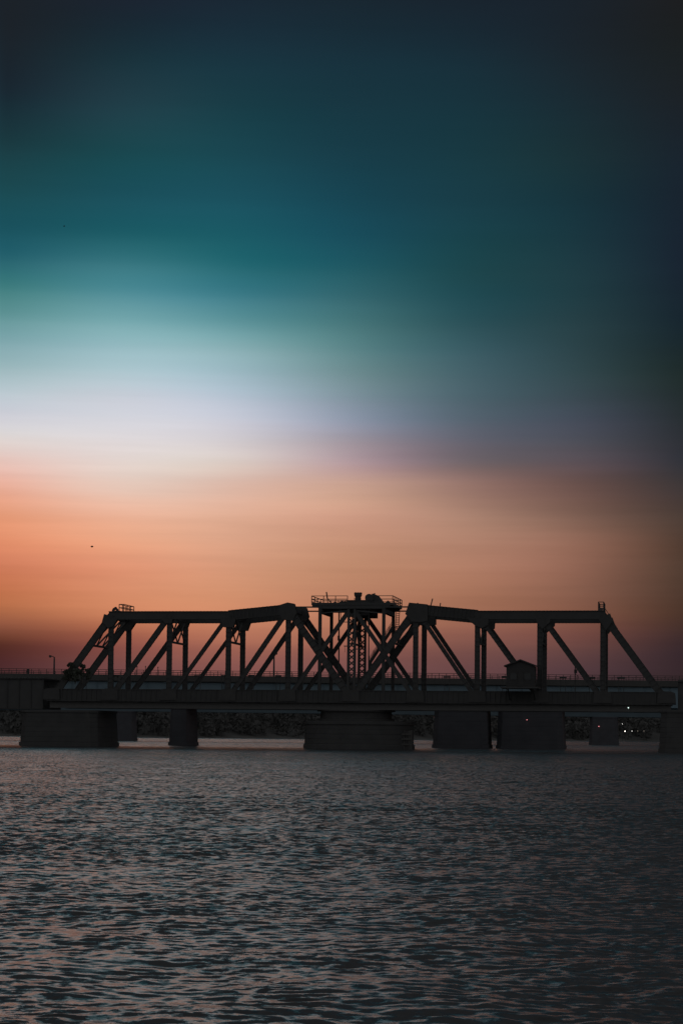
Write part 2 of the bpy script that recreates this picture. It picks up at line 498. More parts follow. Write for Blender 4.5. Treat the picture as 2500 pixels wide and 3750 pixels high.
# ------------------------------------------------------------------ far shore
def shore_y(x):
    u = min(1.0, max(0.0, (x + 260) / 330.0))
    return 720 + 400 * u * u * (3 - 2 * u) + 5 * math.sin(x * 0.03) + 3 * math.sin(x * 0.11 + 1)
BANK = [(0, -1.0), (8, 0.5), (22, 1.8), (45, 6.0), (85, 11.0), (140, 14.0), (210, 18.0), (320, 20.0), (600, 15.0), (1500, 12.0), (4000, 12.0), (9000, 10.0)]
def bank_z(x, d):
    for (d0, z0), (d1, z1) in zip(BANK, BANK[1:]):
        if d <= d1:
            z = z0 + (z1 - z0) * (d - d0) / (d1 - d0)
            break
    return z * (0.9 + 0.1 * math.sin(x * 0.02 + 1) + 0.06 * math.sin(x * 0.055)) if z > 0 else z
def build_shore():
    rng = random.Random(3)
    vs, fs = [], []
    xs = [-6000, -3000, -1800, -1200, -900] + [-700 + 8 * i for i in range(120)] + [400, 700, 1200, 2400, 5000]
    nx, ny = len(xs), len(BANK)
    for d, _ in BANK:
        for x in xs:
            vs.append((x, shore_y(x) + d, bank_z(x, d)))
    for k in range(ny - 1):
        for i in range(nx - 1):
            a = k * nx + i
            fs.append((a, a + 1, a + nx + 1, a + nx))
    o = MB().add(vs, fs).build("terrain", EARTH)
    o['kind'] = 'structure'
    for p in o.data.polygons: p.use_smooth = True
    # wooded bank, far too many trees to tell apart
    f = MB()
    for _ in range(2900):
        x = rng.uniform(-540, 400)
        d = rng.uniform(10, 150)
        y = shore_y(x) + d
        z0 = bank_z(x, d) - 0.5
        h = rng.uniform(8, 14)
        rr = h * rng.uniform(0.28, 0.42)
        f.tube((x, y, z0), (x, y, z0 + h * 0.6), 0.3, 5, 0.12)
        for _ in range(44):
            u = rng.uniform(0.0, 1.0)
            a = rng.uniform(0, 6.28)
            w = rr * math.sqrt(max(0.02, 1 - (2 * u - 1) ** 2)) * rng.uniform(0.3, 1.05)
            c = Vector((x + w * math.cos(a), y + w * math.sin(a), z0 + h * (0.1 + 0.9 * u)))
            q = [Vector((rng.gauss(0, 1), rng.gauss(0, 1), rng.gauss(0, 1))).normalized() * rng.uniform(1.0, 2.1) for _ in range(3)]
            f.add([c + q[0], c + q[1], c + q[2]], [(0, 1, 2)])
    w = f.build("far_wood", WOODM)
    tag(w, "dark wooded bank along the far shore of the river", "woodland", kind='stuff')
build_shore()

# ------------------------------------------------------------------ swing bridge
PA, PC, WT = 8.8722, 9.3125, 9.4323
def px_(i):
    return 0.0 if i == 0 else math.copysign(PC + (abs(i) - 1) * PA, i)
ZT = (at(620, 2253).z + at(1975, 2253).z) / 2
ZP = (at(1056, 2231).z + at(1521, 2231).z) / 2
ZB = (at(620, 2560).z + at(1975, 2562).z) / 2
ZBT = at(1286, 2528).z                       # top of the bottom chord
ZBL = at(1286, 2574).z
ZFL = at(1286, 2599).z                       # underside of the floor
ZTOW = at(1286, 2224).z
SIDES = (0.0, WT)
bridge = thing("swing_bridge", (0, WT / 2, 0), "dark steel truss swing bridge with a central tower, crossing the whole river", "bridge")
def top(i):
    return ZP if abs(i) == 1 else ZT
for Y in SIDES:
    for s in (-1, 1):
        # flat part of the chord, then the rising panel to the peak
        c = MB()
        x0, x1 = px_(s * 2), px_(s * 4)
        c.hbar((x0, Y, ZT), (x1 + s * 0.35, Y, ZT), 1.22, 0.7, 0.07)
        k = 0
        n = 34
        for k in range(n + 1):                # stiffener battens and rivet rows on the chord
            x = x0 + (x1 - x0) * k / n
            c.box((x - 0.10, Y - 0.215, ZT - 0.630), (x + 0.10, Y + 0.215, ZT + 0.630))
        c.build("top_chord", STEEL, bridge)
        c = MB()
        p, q = Vector((px_(s * 2), Y, ZT)), Vector((px_(s) - s * 0.3, Y, ZP + 0.03))
        c.hbar(p, q, 1.45, 0.66, 0.07)
        for k in range(1, 16):
            a = p.lerp(q, k / 16)
            b = p.lerp(q, k / 16 + 0.012)
            c.bar(a, b, 1.49, 0.74)
        c.build("inclined_chord", STEEL, bridge)
    # slender eyebars over the middle
    MB().bar((px_(-1), Y, at(1286, 2223).z), (px_(1), Y, at(1286, 2223).z), 0.20, 0.16).build("eyebar", STEEL, bridge)
    c = MB()
    c.hbar((px_(-5) - 0.8, Y, (ZBT + ZBL) / 2), (px_(5) + 0.8, Y, (ZBT + ZBL) / 2), ZBT - ZBL, 0.7, 0.09)
    for k in range(120):
        x = px_(-5) + (px_(5) - px_(-5)) * k / 119
        c.box((x - 0.06, Y - 0.36, ZBL + 0.1), (x + 0.06, Y + 0.36, ZBT - 0.1))
    c.build("bottom_chord", STEEL, bridge)
    c = MB()
    yy = Y + (0.9 if Y == 0 else -0.9)
    c.hbar((px_(-5) - 0.6, yy, (ZFL + ZBL) / 2), (px_(5) + 0.6, yy, (ZFL + ZBL) / 2), ZBL - ZFL, 0.5, 0.06)
    c.build("floor_girder", FLOORM, bridge)
    # posts
    for i in (-4, -3, -2, -1, 1, 2, 3, 4):
        c = MB()
        c.hbar((px_(i), Y, ZB), (px_(i), Y, top(i)), 0.72, 0.5, 0.05)
        for k in range(18):
            z = ZB + (top(i) - ZB) * (k + 0.5) / 18
            c.box((px_(i) - 0.375, Y - 0.265, z - 0.08), (px_(i) + 0.375, Y + 0.265, z + 0.08))
        c.build("post", STEEL, bridge)
    # diagonals (top node, bottom node, depth)
    for a, b, w in ((-4, -5, 1.0), (-3, -4, 0.78), (-2, -3, 0.55), (-1, -2, 0.68), (-1, 0, 0.98),
                    (4, 5, 1.0), (3, 4, 0.66), (2, 3, 0.47), (1, 2, 0.58), (1, 0, 0.98)):
        c = MB()
        p, q = Vector((px_(a), Y, top(a))), Vector((px_(b), Y, ZB))
        c.hbar(p, q, w, 0.46, 0.05)
        for k in range(1, 20):
            m = p.lerp(q, k / 20); m2 = p.lerp(q, k / 20 + 0.012)
            c.bar(m, m2, w + 0.03, 0.49)
        c.build("end_post" if abs(b) == 5 else "diagonal", STEEL, bridge)
    for s in (-1, 1):
        c = MB()
        c.hbar((s * 0.5, Y, ZTOW - 0.6), (px_(s), Y, ZB), 0.60, 0.38, 0.04)
        c.build("tie_diagonal", STEEL, bridge)
        xs = s * PC / 2
        c = MB()
        c.hbar((xs, Y, ZBT - 0.1), (xs, Y, ZTOW + 0.2), 0.46, 0.36, 0.04)
        c.build("sub_post", STEEL, bridge)
    # gusset plates at the top nodes
    for i in (-4, -3, -2, -1, 1, 2, 3, 4):
        s = 1 if i > 0 else -1
        x, z = px_(i), top(i)
        if abs(i) == 1:
            poly = [(x - 1.3, z + 0.60), (x - 0.1, z + 0.98), (x + 0.9, z + 0.80), (x + 1.25, z - 0.5), (x + 0.7, z - 1.7), (x - 0.8, z - 1.45), (x - 1.3, z - 0.75)]
            if s > 0:
                poly = [(x - 0.95, z + 0.92), (x + 1.7, z + 0.66), (x + 1.75, z - 1.7), (x + 0.8, z - 1.9), (x - 0.6, z - 1.8), (x - 1.5, z - 0.7)]
        elif abs(i) == 2:
            poly = [(x - 1.2, z - 0.45), (x + 1.2, z - 0.45), (x + 0.75, z - 1.75), (x - 0.75, z - 1.75)] if s < 0 else \
                   [(x - 1.5, z - 0.45), (x + 1.6, z - 0.45), (x + 1.55, z - 1.4), (x + 0.7, z - 1.9), (x - 0.36, z - 1.5)]
        elif abs(i) == 3:
            poly = [(x - 1.3, z - 0.45), (x + 0.6, z - 0.45), (x + 0.36, z - 1.2), (x - 0.6, z - 1.2)] if s < 0 else \
                   [(x - 0.6, z - 0.45), (x + 1.5, z - 0.45), (x + 1.5, z - 1.0), (x + 0.36, z - 2.0), (x - 0.36, z - 1.2)]
        else:
            poly = [(x - 1.0, z + 0.2), (x + 1.1, z - 0.5), (x + 0.36, z - 1.6), (x - 0.36, z - 1.9), (x - 1.3, z - 0.9)] if s < 0 else \
                   [(x - 0.7, z - 0.5), (x + 1.0, z + 0.2), (x + 1.4, z - 0.9), (x + 0.4, z - 2.2), (x - 0.36, z - 1.0)]
        c = MB()
        for yo in (-0.41, 0.41):
            c.prism(poly, Y + yo - 0.02, Y + yo + 0.02)
        c.build("gusset_plate", RUST, bridge)
    for i in range(-5, 6):
        x = px_(i)
        c = MB()
        for yo in (-0.43, 0.43):
            c.prism([(x - 1.3, ZBL + 0.2), (x + 1.3, ZBL + 0.2), (x + 1.2, ZBT - 0.15), (x + 0.6, ZBT + 0.08), (x - 0.6, ZBT + 0.08), (x - 1.2, ZBT - 0.15)], Y + yo - 0.02, Y + yo + 0.02)
        c.build("gusset_plate", RUST, bridge)
    # latticed tower column
    c = MB()
    zt = ZTOW - 0.3
    for s in (-1, 1):
        c.bar((s * 0.46, Y, ZBT), (s * 0.46, Y, zt), 0.32, 0.5)
    pitch = 0.87
    n = int((zt - ZBT) / pitch)
    for k in range(n):
        z0 = ZBT + k * pitch
        for yo in (-0.2, 0.2):
            c.bar((-0.34, Y + yo, z0 + 0.12), (0.34, Y + yo, z0 + pitch - 0.12), 0.14, 0.03)
            c.bar((0.34, Y + yo + 0.035, z0 + 0.12), (-0.34, Y + yo + 0.035, z0 + pitch - 0.12), 0.14, 0.03)
    c.build("tower_column", STEEL, bridge)

# frames that tie the two trusses together
def lattice(p00, p01, p10, p11, bays, r):
    """p00-p01 top edge (near to far), p10-p11 bottom edge"""
    c = MB()
    p00, p01, p10, p11 = map(Vector, (p00, p01, p10, p11))
    c.bar(p00, p01, r * 1.6, r * 1.6, (0, 0, 1)); c.bar(p10, p11, r * 2.2, r * 1.6, (0, 0, 1))
    for k in range(bays):
        a, b = k / bays, (k + 1) / bays
        c.bar(p00.lerp(p01, a), p10.lerp(p11, b), r, r, (1, 0, 0))
        c.bar(p10.lerp(p11, a), p00.lerp(p01, b), r, r * 1.1, (1, 0, 0))
    return c
for i in (-3, -2, 2, 3):
    x = px_(i)
    lattice((x, 0.3, ZT - 0.3), (x, WT - 0.3, ZT - 0.3), (x, 0.3, at(px_(i) and 620, 2350).z), (x, WT - 0.3, at(620, 2350).z), 2, 0.17).build("sway_frame", STEEL, bridge)
for s in (-1, 1):
    p, q = Vector((px_(s * 4), 0.3, ZT)), Vector((px_(s * 5), 0.3, ZB))
    d = Vector((0, WT - 0.6, 0))
    a, b = p.lerp(q, 0.03), p.lerp(q, 0.36)
    lattice(a, a + d, b, b + d, 3, 0.18).build("portal_frame", STEEL, bridge)
    p, q = Vector((px_(s), 0.3, ZP)), Vector((0, 0.3, ZB))
    a, b = p.lerp(q, 0.10), p.lerp(q, 0.37)
    lattice(a, a + d, b, b + d, 2, 0.15).build("portal_frame", STEEL, bridge)
lattice((0, 0.3, ZTOW - 1.2), (0, WT - 0.3, ZTOW - 1.2), (0, 0.3, ZTOW - 5.2), (0, WT - 0.3, ZTOW - 5.2), 3, 0.16).build("tower_bracing", STEEL, bridge)
for i in (-4, -3, -2, -1, 1, 2, 3, 4):
    x, z = px_(i), top(i)
    MB().bar((x, 0.36, z + 0.1), (x, WT - 0.36, z + 0.1), 0.4, 0.6, (0, 0, 1)).build("top_strut", STEEL, bridge)
for a, b in ((-4, -3), (-3, -2), (-2, -1), (1, 2), (2, 3), (3, 4)):
    c = MB()
    c.bar((px_(a), 0.4, top(a) + 0.05), (px_(b), WT - 0.4, top(b) + 0.05), 0.22, 0.18, (0, 0, 1))
    c.bar((px_(a), WT - 0.4, top(a) + 0.28), (px_(b), 0.4, top(b) + 0.28), 0.22, 0.18, (0, 0, 1))
    c.build("lateral_brace", STEEL, bridge)
for k in range(-10, 11):
    x = (px_(k // 2) + px_(k // 2 + k % 2)) / 2 if k % 2 else px_(k // 2)
    MB().bar((x, 0.4, ZBL + 0.35), (x, WT - 0.4, ZBL + 0.35), 0.4, 0.9, (0, 0, 1)).build("floor_beam", RUST, bridge)
c = MB()
for k in range(180):
    x = px_(-5) + (px_(5) - px_(-5)) * (k + 0.5) / 180
    c.box((x - 0.13, 1.3, ZBL + 0.82), (x + 0.13, WT - 1.3, ZBL + 1.02))
for yy in (2.0, 3.44, 6.0, 7.44):
    c.box((px_(-5), yy - 0.04, ZBL + 1.02), (px_(5), yy + 0.04, ZBL + 1.18))
c.build("track", TIMBER, bridge)
# turntable drum under the tower
c = MB().lathe((0, WT / 2, 0), [(5.6, at(1286, 2640).z), (5.6, at(1286, 2632).z), (5.2, at(1286, 2630).z), (5.2, ZFL - 0.25), (5.7, ZFL - 0.23), (5.7, ZFL - 0.02)], 48)
c.build("turntable_drum", RUST, bridge)

# machinery platform on the tower
pxl, pxr = at(1141, 2207).x, at(1437, 2207).x
zd, zu = at(1290, 2207).z, at(1290, 2229).z
c = MB()
c.box((pxl, -0.2, zd - 0.35), (pxr, WT + 0.2, zd))
for yy in (0.0, WT):
    c.prism([(pxl + 0.1, zd - 0.352), (pxr - 0.1, zd - 0.352), (pxr - 1.2, zu), (pxl + 1.6, zu), (pxl + 0.1, zd - 0.6)], yy - 0.12, yy + 0.12)
platform = c.build("platform", STEEL, bridge)
for s in (-1, 1):
    MB().prism([(s * PC / 2 - 0.3, zu - 0.62), (s * PC / 2 + 0.3, zu - 0.62), (s * PC / 2 + 0.3, zu - 0.02), (s * PC / 2 - 0.3, zu - 0.02)], 0.2, WT - 0.2).build("platform_beam", STEEL, bridge)
    MB().bar((s * 0.8, 0.0, at(1286, 2237).z), (s * (PC / 2), 0.0, at(1286, 2246).z), 0.16, 0.14).build("platform_brace", STEEL, bridge)
rail = MB()
zr = at(1290, 2182).z
xg0, xg1 = at(1272, 2200).x, at(1338, 2200).x
def run(p, q, posts, lo=0.0):
    p, q = Vector(p), Vector(q)
    for h, t in ((zr - zd, 0.09), ((zr - zd) * 0.52, 0.10), ((zr - zd) * 0.14, 0.06)):
        rail.bar(p + Vector((0, 0, h)), q + Vector((0, 0, h)), t, 0.08)
    for k in range(posts + 1):
        a = p.lerp(q, k / posts)
        rail.bar(a, a + Vector((0, 0, zr - zd + 0.02)), 0.10, 0.10)
run((pxl, 0, zd), (xg0, 0, zd), 3)
run((xg1, 0, zd), (pxr, 0, zd), 2)
run((pxl, WT, zd), (pxl + 3.4, WT, zd), 3)
run((pxr - 1.2, WT, zd), (pxr, WT, zd), 1)
run((pxl, 0, zd), (pxl, WT, zd), 4)
run((pxr, 0, zd), (pxr, WT, zd), 5)
rail.build("platform_railing", STEEL, platform)
hx0, hx1 = at(1265, 2200).x, at(1350, 2200).x
zh = at(1290, 2196).z
c = MB()
c.box((hx0, 0.8, at(1290, 2252).z), (hx1, WT - 0.8, zh - 0.1))
c.box((hx0 - 0.1, 0.7, zh - 0.1), (hx1 + 0.1, WT - 0.7, zh))
c.build("machine_room", STEEL, bridge)
# crown of horns on the tower top
c = MB()
hc = at(1310.5, 2197, WT / 2)
zz = lambda y: at(1310, y, WT / 2).z - zh
c.lathe((hc.x, WT / 2, zh), [(0.46, 0.0), (0.46, zz(2190)), (0.40, zz(2189)), (0.50, zz(2184)), (0.58, zz(2180)), (0.58, zz(2176)), (0.3, zz(2174))], 20)
for k in range(9):
    a = 2 * math.pi * k / 9
    c.blob((hc.x + 0.46 * math.cos(a), WT / 2 + 0.46 * math.sin(a), zh + zz(2173)), 0.15)
for k in range(5):
    c.box((hc.x - 0.5 + k * 0.22, WT / 2 - 0.5, zh - 0.02), (hc.x - 0.43 + k * 0.22, WT / 2 - 0.43, zh + zz(2190)))
c.build("horn_cluster", RUST, bridge)
# winch beside it
c = MB()
wc = at(1356, 2192, 4.0)
c.tube((wc.x, 2.8, wc.z), (wc.x, 5.4, wc.z), 0.52, 18)
c.tube((wc.x, 2.6, wc.z), (wc.x, 2.8, wc.z), 0.60, 18)
c.tube((wc.x, 5.4, wc.z), (wc.x, 5.6, wc.z), 0.60, 18)
tx = at(1405, 2205, 4.0).x
c.prism([(wc.x, zd), (tx + 0.2, zd), (tx - 0.7, wc.z + 0.25), (tx - 1.0, wc.z + 0.5), (wc.x + 0.3, wc.z + 0.55)], 3.2, 4.9)
for (ux, uy, r) in ((1362, 2180, .16), (1369, 2178, .2), (1374, 2183, .2), (1366, 2186, .25), (1379, 2188, .2), (1363, 2176, .1), (1371, 2174, .1)):
    p = at(ux, uy, 4.0)
    c.blob((p.x, 4.0, p.z), r, 5)
c.build("winch", RUST, bridge)
for (ux, w, y) in ((1252, .35, 1.5), (1262, .28, 2.4), (1243, .2, 6.5), (1420, .3, 2.0), (1227, .18, 3.0)):
    p = at(ux, 2200, y)
    c = MB().box((p.x - w, y - 0.3, zd), (p.x + w, y + 0.3, zd + 0.28))
    c.tube((p.x, y, zd + 0.28), (p.x, y, zd + 0.42), w * 0.5, 10)
    c.build("motor_box", RUST, bridge)
c = MB()
p0, p1, p2 = at(1195, 2168, 1.0), at(1198, 2190, 1.0), at(1212, 2208, 1.0)
c.tube(p0, p1, 0.10, 8); c.tube(p1, p2, 0.07, 8); c.tube(p1, at(1200, 2207, 1.0), 0.06, 8)
c.build("antenna", STEEL, bridge)
for (a, b, r) in (((1583, 2192), (1575, 2224), .085), ((1612, 2208), (1609, 2226), .075), ((1527, 2208), (1536, 2216), .08)):
    MB().tube(at(*a), at(*b), r, 8).build("antenna", STEEL, bridge)
# pipes down the tower
c = MB().path([at(1241, 2228, 1.5), at(1240.5, 2442, 1.5)], 0.10)
p = at(1240, 2328, 1.5); c.tube(p, p - Vector((0, 0, 0.7)), 0.17, 10)
c.tube(at(1240, 2435, 1.5), at(1240, 2475, 1.5), 0.16, 8)
c.build("service_pipe", STEEL, bridge)
c = MB().path([at(1350, 2228, 0.6), at(1349, 2520, 0.6)], 0.09)
p = at(1350, 2270, 0.6); c.tube(p, p - Vector((0, 0, 0.6)), 0.15, 10)
c.build("service_pipe", STEEL, bridge)
MB().path([at(1247, 2230), at(1247, 2262), at(1249, 2272), at(1254, 2278), at(1272, 2278)], 0.055).build("bent_pipe", STEEL, bridge)
c = MB().bar(at(1259, 2366, -0.5), at(1296, 2366, -0.5), 0.13, 0.1)
c.bar(at(1262.5, 2366, -0.5), at(1262.5, 2388, -0.5), 0.045, 0.05)
c.build("davit", STEEL, bridge)
MB().bar(at(1302, 2377, 0.0), at(1340, 2377, 0.0), 0.14, 0.12).build("tower_tie", STEEL, bridge)
# stair and ladder on the right of the tower
c = MB()
a, b = at(1439, 2296, 3.0), at(1354, 2427, 3.0)
for yy in (2.6, 3.4):
    c.bar((a.x, yy, a.z), (b.x, yy, b.z), 0.34, 0.06)
for k in range(22):
    m = a.lerp(b, (k + 0.5) / 22)
    c.box((m.x - 0.14, 2.63, m.z - 0.02), (m.x + 0.14, 3.37, m.z + 0.02))
c.box((a.x - 0.3, 2.5, a.z - 0.06), (a.x + 0.6, 3.5, a.z + 0.02))
stair = c.build("stair", STEEL, bridge)
c = MB()
for yy in (2.58, 3.42):
    for h in (0.55, 0.95):
        c.bar((a.x, yy, a.z + h), (b.x + 0.1, yy, b.z + h), 0.05, 0.05)
    for k in range(7):
        m = a.lerp(b, k / 6)
        c.bar((m.x, yy, m.z), (m.x, yy, m.z + 0.95), 0.05, 0.05, (0, 1, 0))
c.build("handrail", STEEL, stair)
c = MB()
b0 = at(1356, 2425, 3.0)
c.box((b0.x - 0.1, 2.5, at(1356, 2470, 3.0).z), (b0.x + 0.15, 3.5, b0.z))
c.build("stair_support", STEEL, stair)
c = MB()
a, b, e = at(1457, 2230, WT), at(1452, 2318, WT), 0.24
for s in (-1, 1):
    c.bar((a.x + s * e, WT, a.z), (b.x + s * e, WT, b.z), 0.09, 0.07)
for k in range(13):
    m = a.lerp(b, (k + 0.5) / 13)
    c.box((m.x - e, WT - 0.03, m.z - 0.045), (m.x + e, WT + 0.03, m.z + 0.045))
c.build("ladder", STEEL, bridge)
# inspection cages over the two portals
def cage(x0, x1, z0, h, y1):
    c = MB()
    for x in (x0, x1):
        for hh in (h, h * 0.5):
            c.bar((x, 0, z0 + hh), (x, y1, z0 + hh), 0.10, 0.09, (0, 0, 1))
        for k in range(4):
            y = y1 * k / 3
            c.bar((x, y, z0), (x, y, z0 + h), 0.10, 0.10)
    for y in (0, y1):
        for hh in (h - 0.005, h * 0.5 - 0.005):
            c.bar((x0, y, z0 + hh), (x1, y, z0 + hh), 0.10, 0.08)
    c.box((x0 - 0.1, -0.1, z0 - 0.1), (x1 + 0.1, y1 + 0.1, z0 - 0.01))
    return c
cz = ZT + 0.66
cl = at(437, 2238)
cage(cl.x, at(454, 2238).x, cz, at(437, 2213).z - cz, 5.4).build("inspection_cage", STEEL, bridge)
cr0, cr1 = at(2189, 2238).x, at(2208, 2238).x
g = cage(cr0, cr1, cz, at(2200, 2204.5).z - cz, 5.4)
g.box((cr0 + 0.02, 1.8, cz), (cr0 + 0.06, 5.3, cz + 0.9)); g.box((cr1 - 0.06, 0.1, cz), (cr1 - 0.02, 4.8, cz + 1.0))
g.box((cr0 + 0.07, -0.06, cz), (cr1 - 0.07, -0.02, cz + 0.35))
g.build("inspection_cage", STEEL, bridge)
c = MB()
for (ux, uy, r) in ((418, 2231, .22), (424, 2228, .25), (430, 2233, .2), (414, 2235, .16)):
    p = at(ux, uy, 0.4); c.blob((p.x, 0.4, p.z), r, 6)
c.box((at(411, 2238).x, 0.0, cz - 0.05), (at(437, 2238).x, 0.9, cz + 0.08))
c.build("hoist", RUST, bridge)
c = MB()
p, q = at(2211, 2224), at(2236, 2263)
c.bar(p, q, 0.09, 0.09); c.bar(q, at(2230, 2266), 0.09, 0.09)
for k in range(10):
    m = at(2226 + k * 3.0, 2259 + k * 4.5)
    c.box((m.x - 0.15, -0.2, m.z - 0.10), (m.x + 0.26, 0.3, m.z + 0.02))
c.build("end_stair", STEEL, bridge)

# ------------------------------------------------------------------ operator hut
hx0, hx1 = at(1856, 2470, -3).x, at(1959, 2470, -3).x
ze, za, zf = at(1908, 2441, -3).z, at(1908, 2417, -3).z, at(1908, 2516, -3).z
hut = thing("operator_hut", ((hx0 + hx1) / 2, -2.6, zf), "small gabled operator hut on the near side of the truss, right of the tower", "hut")
xm = (hx0 + hx1) / 2
c = MB().prism([(hx0, zf), (hx1, zf), (hx1, ze), (xm, za - 0.08), (hx0, ze)], -4.4, -0.8)
for k in range(9):
    z = zf + (ze - zf) * (k + 0.5) / 9
    c.box((hx0 - 0.02, -4.42, z), (hx1 + 0.02, -0.78, z + 0.03))
wall = c.build("wall", BOARD, hut)
ro = MB()
ex0, ex1 = at(1848, 2441, -3).x, at(1967.5, 2441, -3).x
ro.prism([(ex0, ze - 0.08), (ex0, ze + 0.10), (xm, za + 0.05), (ex1, ze + 0.10), (ex1, ze - 0.08), (xm, za - 0.14)], -4.8, -0.55)
ro.build("roof", ROOFM, hut)
for x in (hx0 + 0.55, hx1 - 1.45):
    MB().box((x, -4.47, zf + 1.0), (x + 0.9, -4.415, zf + 1.9)).build("window", GLASS, hut)
d = MB().box((xm - 0.42, -4.46, zf + 0.05), (xm + 0.42, -4.415, zf + 2.05)).build("door", ROOFM, hut)
c = MB()
c.box((hx0 - 0.8, -4.9, zf - 0.22), (hx1 + 0.5, -0.45, zf - 0.01))
for x in (hx0 + 0.2, hx1 - 0.2):
    c.bar((x, -4.6, zf - 0.23), (x, -0.5, zf - 1.7), 0.18, 0.18, (1, 0, 0))
c.build("floor_bracket", STEEL, hut)

# ------------------------------------------------------------------ road bridge behind
RA, RB = atz(0, 2475, 331), atz(2500, 2487, 337)
RA.z = RB.z = 0
ed = (RB - RA).normalized()
en = Vector((-ed.y, ed.x, 0))
def rp(t, off, z):
    p = RA + ed * t + en * off
    return Vector((p.x, p.y, z))
def rx(x, y):                                   # surveyed point on the road bridge's near face
    d = ray(x, y)
    s = (RA - CAM).dot(en) / d.dot(en)
    p = CAM + d * s
    return (p - RA).dot(ed), p.z
zrt = (rx(100, 2455.5)[1] + rx(2400, 2467)[1]) / 2
zpt = (rx(100, 2474)[1] + rx(2400, 2485)[1]) / 2
zgt = (rx(100, 2496)[1] + rx(2400, 2508)[1]) / 2
zgb = rx(1250, 2580)[1]
RL0, RL1, RWID = -60.0, 190.0, 11.0
road = thing("road_bridge", rp(58, 5.5, 0), "long straight girder road bridge running behind the truss bridge", "bridge")
for off in (0.0, RWID):
    MB().bar(rp(RL0, off, (zpt + zgt) / 2), rp(RL1, off, (zpt + zgt) / 2), zpt - zgt, 0.35, en).build("parapet", PARAPET, road)
    c = MB()
    o2 = off + (0.5 if off == 0 else -0.5)
    c.bar(rp(RL0, o2, (zgt + zgb) / 2), rp(RL1, o2, (zgt + zgb) / 2), zgt - zgb, 0.12, en)
    for z in (zgt - 0.06, zgb):
        c.bar(rp(RL0, o2, z), rp(RL1, o2, z), 0.09, 0.55, en)
    for k in range(60):
        t = RL0 + (RL1 - RL0) * k / 59
        c.bar(rp(t, o2, zgb + 0.06), rp(t, o2, zgt - 0.12), 0.05, 0.46, en)
    c.build("girder", GIRDER, road)
MB().bar(rp(RL0, RWID / 2, zgt + 0.05), rp(RL1, RWID / 2, zgt + 0.05), 0.35, RWID - 0.4, en).build("road_deck", PARAPET, road)
for off, lab in ((0.0, "post and rail fence along the near edge of the road bridge"), (RWID, "far edge fence of the road bridge, seen through the near fence")):
    fr = thing("bridge_railing", rp(58, off, zpt), lab, "railing", "railings of the road bridge")
    rh = zrt - zpt if off == 0 else (zrt - zpt)
    c = MB()
    for h, t in ((rh, 0.085), (rh * 0.62, 0.06), (rh * 0.28, 0.06)):
        c.bar(rp(RL0, off, zpt + h - t / 2), rp(RL1, off, zpt + h - t / 2), t, 0.07, en)
    c.build("rail", RAILM, fr)
    st = 1.25
    n0 = 0
    rest = MB()
    t = RL0 + 0.3 + (0.45 if off else 0)
    while t < RL1:
        p, q = rp(t, off, zpt - 0.01), rp(t, off, zpt + rh)
        if -4 < t < 119.5 and n0 < 100:
            MB().bar(p, q, 0.09, 0.09, en).build("rail_post", RAILM, fr)
            n0 += 1
        else:
            rest.bar(p, q, 0.09, 0.09, en)
        t += st
    o = rest.build("outer_rail_posts", RAILM, fr)
    o['kind'] = 'stuff'

# street lamps on the road bridge
def lamp_post(x, ytop, ybase, armx, army, label):
    t, z = rx(x, ytop)
    base = rp(t, 1.2, zgt + 0.225)
    hgt = z * 1.003 - base.z
    l = thing("street_lamp", base, label, "street lamp", "street lamps on the road bridge")
    MB().tube(base, base + Vector((0, 0, hgt)), 0.17, 10, 0.12).build("pole", STEEL, l)
    dx = rx(armx, army)[0] - t
    a = base + Vector((0, 0, hgt - 0.05))
    b = a + ed * (dx * 0.55) + Vector((0, 0, (ytop - army) * 0.03 + 0.05))
    MB().path([a, a.lerp(b, 0.5) + Vector((0, 0, 0.07)), b], 0.07).build("arm", STEEL, l)
    h = MB()
    e = a + ed * dx + Vector((0, 0, (ytop - army) * 0.035 + 0.1))
    h.bar(b, e, 0.30, 0.16)
    h.bar(b.lerp(e, 0.15) - Vector((0, 0, 0.14)), b.lerp(e, 0.9) - Vector((0, 0, 0.14)), 0.24, 0.08)
    h.build("lamp_head", STEEL, l)
lamp_post(197.5, 2406, 2475, 178, 2402, "street lamp with arm to the left, standing clear near the left edge")
lamp_post(1004, 2395, 2476, 1016, 2391, "thin street lamp seen through the truss, just left of its tall left peak post")

# small posts and boxes along the road
def box_post(x, y0, w, label, name="utility_cabinet", cat="cabinet"):
    t, z = rx(x, y0)
    b = rp(t, 0.9, zgt + 0.225)
    k = thing(name, b, label, cat)
    h = z - b.z
    MB().bar(b, b + Vector((0, 0, h * 0.62)), w * 0.8, w * 0.7, en).build("pedestal", PARAPET, k)
    m = MB().bar(b + Vector((0, 0, h * 0.62)), b + Vector((0, 0, h * 0.97)), w, w, en)
    m.bar(b + Vector((0, 0, h * 0.97)), b + Vector((0, 0, h)), w * 0.86, w * 0.86, en)
    m.build("cabinet_body", STEEL, k)
box_post(102, 2448, 0.42, "dark boxy cabinet standing at the road bridge fence, left of the street lamp")
for x, y0, lab in ((500.5, 2437, "short thin marker post behind the fence, nearest the left end of the truss"),
                   (531.5, 2437, "short thin marker post behind the fence, between its two lookalikes"),
                   (577.5, 2440, "short thin marker post behind the fence, just left of the third truss post")):
    t, z = rx(x, y0)
    b = rp(t, 2.0, zgt + 0.225)
    k = thing("marker_post", b, lab, "post", "marker posts on the road bridge")
    MB().tube(b, b + Vector((0, 0, z - b.z - 0.25)), 0.055, 8).build("shaft", STEEL, k)
    MB().bar(b + Vector((0, 0, z - b.z - 0.25)), b + Vector((0, 0, z - b.z)), 0.16, 0.06, en).build("plate", STEEL, k)
